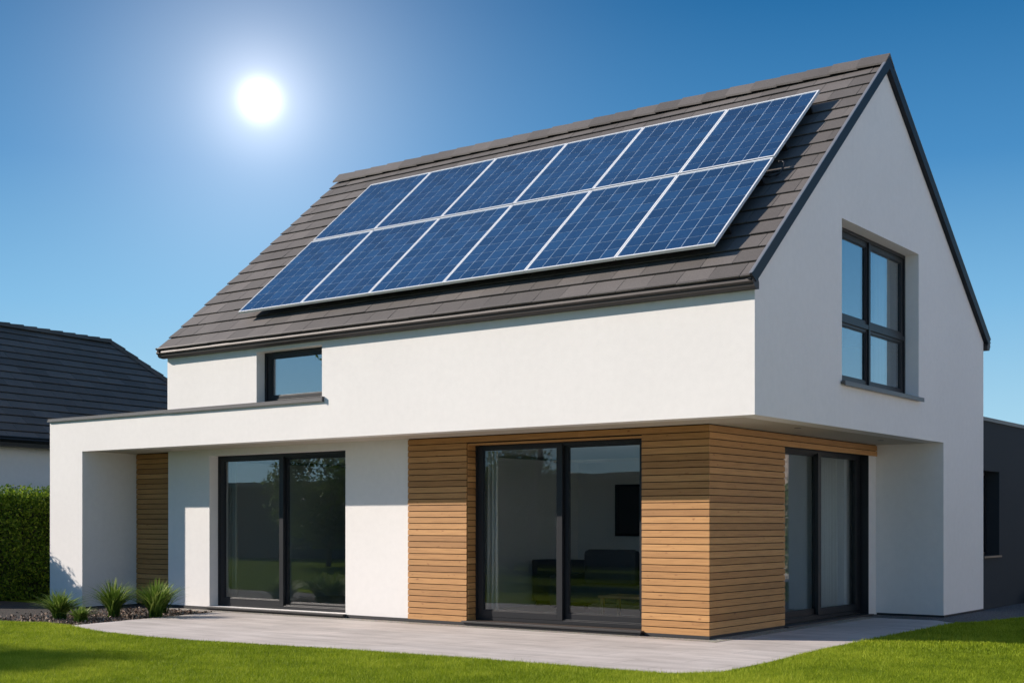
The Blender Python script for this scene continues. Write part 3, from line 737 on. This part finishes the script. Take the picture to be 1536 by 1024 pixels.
# shrub at the far corner of the annex
sh = thing('shrub', 'small dark shrub beside the annex wall at the right edge', 'shrub', (.35, 12.2, 0))
d_ = rng.normal(size=(2500, 3)); d_ /= np.linalg.norm(d_, axis=1)[:, None]; d_ *= (.5+.5*rng.random(2500))[:, None]
quad_cloud('leaves', np.array([.45, 12.4, .15])+d_*np.array([.35, .5, .22]), .05, M['hedge'], sh, .2, .6)

# ================================================================== OUT OF FRAME: what the glass reflects, what casts the lawn shade, what is added to bounce fill light
def tree(loc, height, crown_r, crown_z0, label, seed, nleaf=14000, leaf=.13, dens=46, group=None, flat_=1.0):
    r = np.random.default_rng(seed); rr = random.Random(seed); T = thing('garden_tree', label, 'tree', loc, group)
    L = Vector(loc); m = MB(); top = height*.8
    pts = [L+Vector((rr.uniform(-.08, .08)*i, rr.uniform(-.08, .08)*i, top*i/5)) for i in range(6)]
    m.tube(pts, [height*.022*(1-.15*i) for i in range(6)], 8)
    cc = []
    for i in range(dens):
        th, ph = r.uniform(0, 2*math.pi), math.acos(r.uniform(-1, 1)); q = r.uniform(.35, 1)**.6
        rz = (height-crown_z0)/2
        c = np.array([math.cos(th)*math.sin(ph)*crown_r*q, math.sin(th)*math.sin(ph)*crown_r*q, crown_z0+rz+math.cos(ph)*rz*q*flat_]); cc.append(c)
    for c in cc[:14]:
        zb = min(max(crown_z0*.8, c[2]-crown_r*.7), top*.92); st = L+Vector((0, 0, zb))
        en = L+Vector(c); mid = (st+en)*.5+Vector((0, 0, -.1*crown_r)); m.tube([st, mid, en], [height*.010, height*.006, height*.002], 6)
    m.build('trunk', M['trunk'], T, smooth=True)
    P = np.concatenate([c+r.normal(0, crown_r*.17, (nleaf//dens, 3)) for c in cc]); P[:, 2] = np.maximum(P[:, 2], crown_z0*.75)
    quad_cloud('crown', P+np.array(loc), leaf, M['leaf'], T, .1, .6)
    return T
grp = 'garden trees facing the house across the lawn'
tree((-27.0, -17.0, 0), 4.6, 1.9, .9, 'bushy garden tree across the lawn, mirrored in the left sliding door', 21, group=grp)
tree((-24.0, -18.5, 0), 3.6, 1.7, .5, 'low garden tree beside the grey garden building', 22, group=grp)
tree((-19.5, -18.5, 0), 4.2, 1.8, .6, 'rounded garden tree mirrored at the right of the left sliding door', 23, group=grp)
gb = thing('garden_building', 'long low grey building at the far side of the garden', 'building', (-27, -26, 0))
m = MB(); m.box(-42, -14, -30, -24, 0, 3.3); m.build('wall', M['stucco_dark'], gb)
m = MB(); m.box(-42.3, -13.7, -30.3, -23.7, 3.3, 3.5); m.build('flat_roof', M['metal_grey'], gb)
# building and bush mirrored in the side door
rb = thing('brick_building', 'sandy boarded building beyond the right of the garden', 'building', (12, 28, 0))
m = MB(); m.box(2, 24, 26, 34, 0, 4.3)
for k in range(16): m.box(1.97, 24.03, 25.975, 25.999, .05+k*.26, .28+k*.26)
m.build('wall', M['stucco_sand'], rb)
m = MB(); m.box(1.7, 24.3, 25.7, 34.3, 4.3, 4.5); m.build('flat_roof', M['metal_grey'], rb)
tree((6.6, 20.5, 0), 2.7, 1.3, .2, 'round bush tree in front of the sandy building, mirrored in the side door', 31, 9000, .11)
dr = MB(); dr.prism([(5.2, -30), (15.9, -30), (15.9, 25), (5.2, 25)], 'z', -.04, .0); tag(dr.build('bounce_paving', M['paving']), 'added pale paving right of the lawn that bounces light to the gable', kind='structure')  # unseen paving added to bounce warm light up to gable and soffit
wh = thing('gable_fill_house', 'added white house out of view that bounces sunlight onto the gable', 'house', (24, 6, 0))  # unseen house added so its sunlit front brightens the shaded gable
m = MB(); m.box(16, 28, -8, 24, 0, 5.6); m.build('wall', M['stucco_house'], wh)
m = MB(); m.prism([(15.6, 5.6), (28.4, 5.6), (22, 8.2)], 'y', -8.3, 24.3); m.build('roof', M['tile_dark'], wh)
for a in (-4, 3, 10, 17): m = MB(); m.box(15.97, 15.999, a, a+1.4, 1, 2.4); m.build('window', M['metal'], wh)
# trees left of the camera that throw the lawn shade
tree((-21.4, -15.0, 0), 9.4, 1.7, 6.2, 'tall garden tree left of the lawn whose crown shades the front grass', 41, 12000, .13)
tree((-16.5, -15.6, 0), 7.6, 1.4, 5.0, 'slimmer garden tree left of the lawn shading the grass edge', 42, 9000, .13)

# ================================================================== LIGHT, SKY, CAMERA
SUNV = Vector((-1.8, -1.0, 1.08)).normalized()
sun = bpy.data.lights.new('sun', 'SUN'); sun.energy = 4.1; sun.angle = R(.55); sun.color = (1.0, .90, .80)
so_ = bpy.data.objects.new('sun', sun); C.objects.link(so_); so_.rotation_euler = SUNV.to_track_quat('Z', 'Y').to_euler(); so_.location = (-20, -12, 20)
wd_ = bpy.data.worlds.new('World'); sc.world = wd_; wd_.use_nodes = True; nt = wd_.node_tree; nt.nodes.clear()
class W(N):
    def __init__(s): s.t = nt; s.b = None
k = W()
sky = k.n('ShaderNodeTexSky'); sky.sky_type = 'NISHITA'; sky.sun_disc = False; sky.sun_elevation = math.asin(SUNV.z); sky.sun_rotation = math.atan2(SUNV.x, SUNV.y)
sky.air_density = 1.0; sky.dust_density = .4; sky.ozone_density = 2.5; sky.altitude = 100
SKY = .12
# clear-day sky: physical sky overhead, deepened by a measured elevation gradient lower down
tcs = k.n('ShaderNodeTexCoord'); nvs = k.n('ShaderNodeVectorMath', operation='NORMALIZE'); k.l(tcs.outputs['Generated'], nvs.inputs[0])
sx_ = k.n('ShaderNodeSeparateXYZ'); k.l(nvs.outputs[0], sx_.inputs[0])
mr = k.n('ShaderNodeMapRange'); mr.interpolation_type = 'SMOOTHSTEP'; mr.inputs[1].default_value = .42; mr.inputs[2].default_value = .8; k.l(sx_.outputs[2], mr.inputs[0])
g_ = 1/1.647
grad = k.ramp(k.math('MAXIMUM', sx_.outputs[2], 0.0), [(p_, tuple(q*g_ for q in c_)) for p_, c_ in ((0, (.44, .70, .86)), (.07, (.38, .66, .84)), (.16, (.20, .48, .76)), (.26, (.066, .27, .56)), (.37, (.016, .15, .38)), (1, (.01, .10, .30)))])
full = k.n('ShaderNodeVectorMath', operation='SCALE'); k.l(sky.outputs[0], full.inputs[0]); full.inputs['Scale'].default_value = SKY
bg = k.n('ShaderNodeBackground'); bg.inputs['Strength'].default_value = 1.0; k.l(k.mix(mr.outputs[0], k.mix(.02, grad, full.outputs[0]), full.outputs[0]), bg.inputs[0])
tc = k.n('ShaderNodeTexCoord'); dt = k.n('ShaderNodeVectorMath', operation='DOT_PRODUCT'); dt.inputs[1].default_value = (-.70515, .64061, .30396)
nv = k.n('ShaderNodeVectorMath', operation='NORMALIZE'); k.l(tc.outputs['Generated'], nv.inputs[0]); k.l(nv.outputs[0], dt.inputs[0])
d0 = k.math('MAXIMUM', dt.outputs['Value'], 0.0)
core = k.math('MULTIPLY', k.math('POWER', d0, 14000.0), .8); mid = k.math('ADD', k.math('MULTIPLY', k.math('POWER', d0, 1600.0), .22), k.math('MULTIPLY', k.math('POWER', d0, 260.0), .13)); wide = k.math('MULTIPLY', k.math('POWER', d0, 60.0), .105)
b1 = k.n('ShaderNodeBackground'); b1.inputs[0].default_value = (1, .95, .93, 1); k.l(k.math('ADD', core, mid), b1.inputs[1])
b2 = k.n('ShaderNodeBackground'); b2.inputs[0].default_value = (.82, .84, .82, 1); k.l(wide, b2.inputs[1])
a1 = k.n('ShaderNodeAddShader'); a2 = k.n('ShaderNodeAddShader'); k.l(bg.outputs[0], a1.inputs[0]); k.l(b1.outputs[0], a1.inputs[1]); k.l(a1.outputs[0], a2.inputs[0]); k.l(b2.outputs[0], a2.inputs[1])
ow = k.n('ShaderNodeOutputWorld'); k.l(a2.outputs[0], ow.inputs[0])

cam = bpy.data.cameras.new('camera'); co = bpy.data.objects.new('camera', cam); C.objects.link(co); sc.camera = co
co.location = CAM; co.rotation_euler = (R(90), 0, TH)
cam.sensor_width = 36; cam.lens = 36*1951.8/1536; cam.shift_y = (784.3-512)/1536; cam.clip_start = .1; cam.clip_end = 2000
sc.view_settings.view_transform = 'Standard'; sc.view_settings.look = 'None'; sc.view_settings.gamma = 1; sc.view_settings.exposure = .72
sc.cycles.max_bounces = 8; sc.cycles.transparent_max_bounces = 16; sc.cycles.use_denoising = True; sc.cycles.sample_clamp_indirect = 6
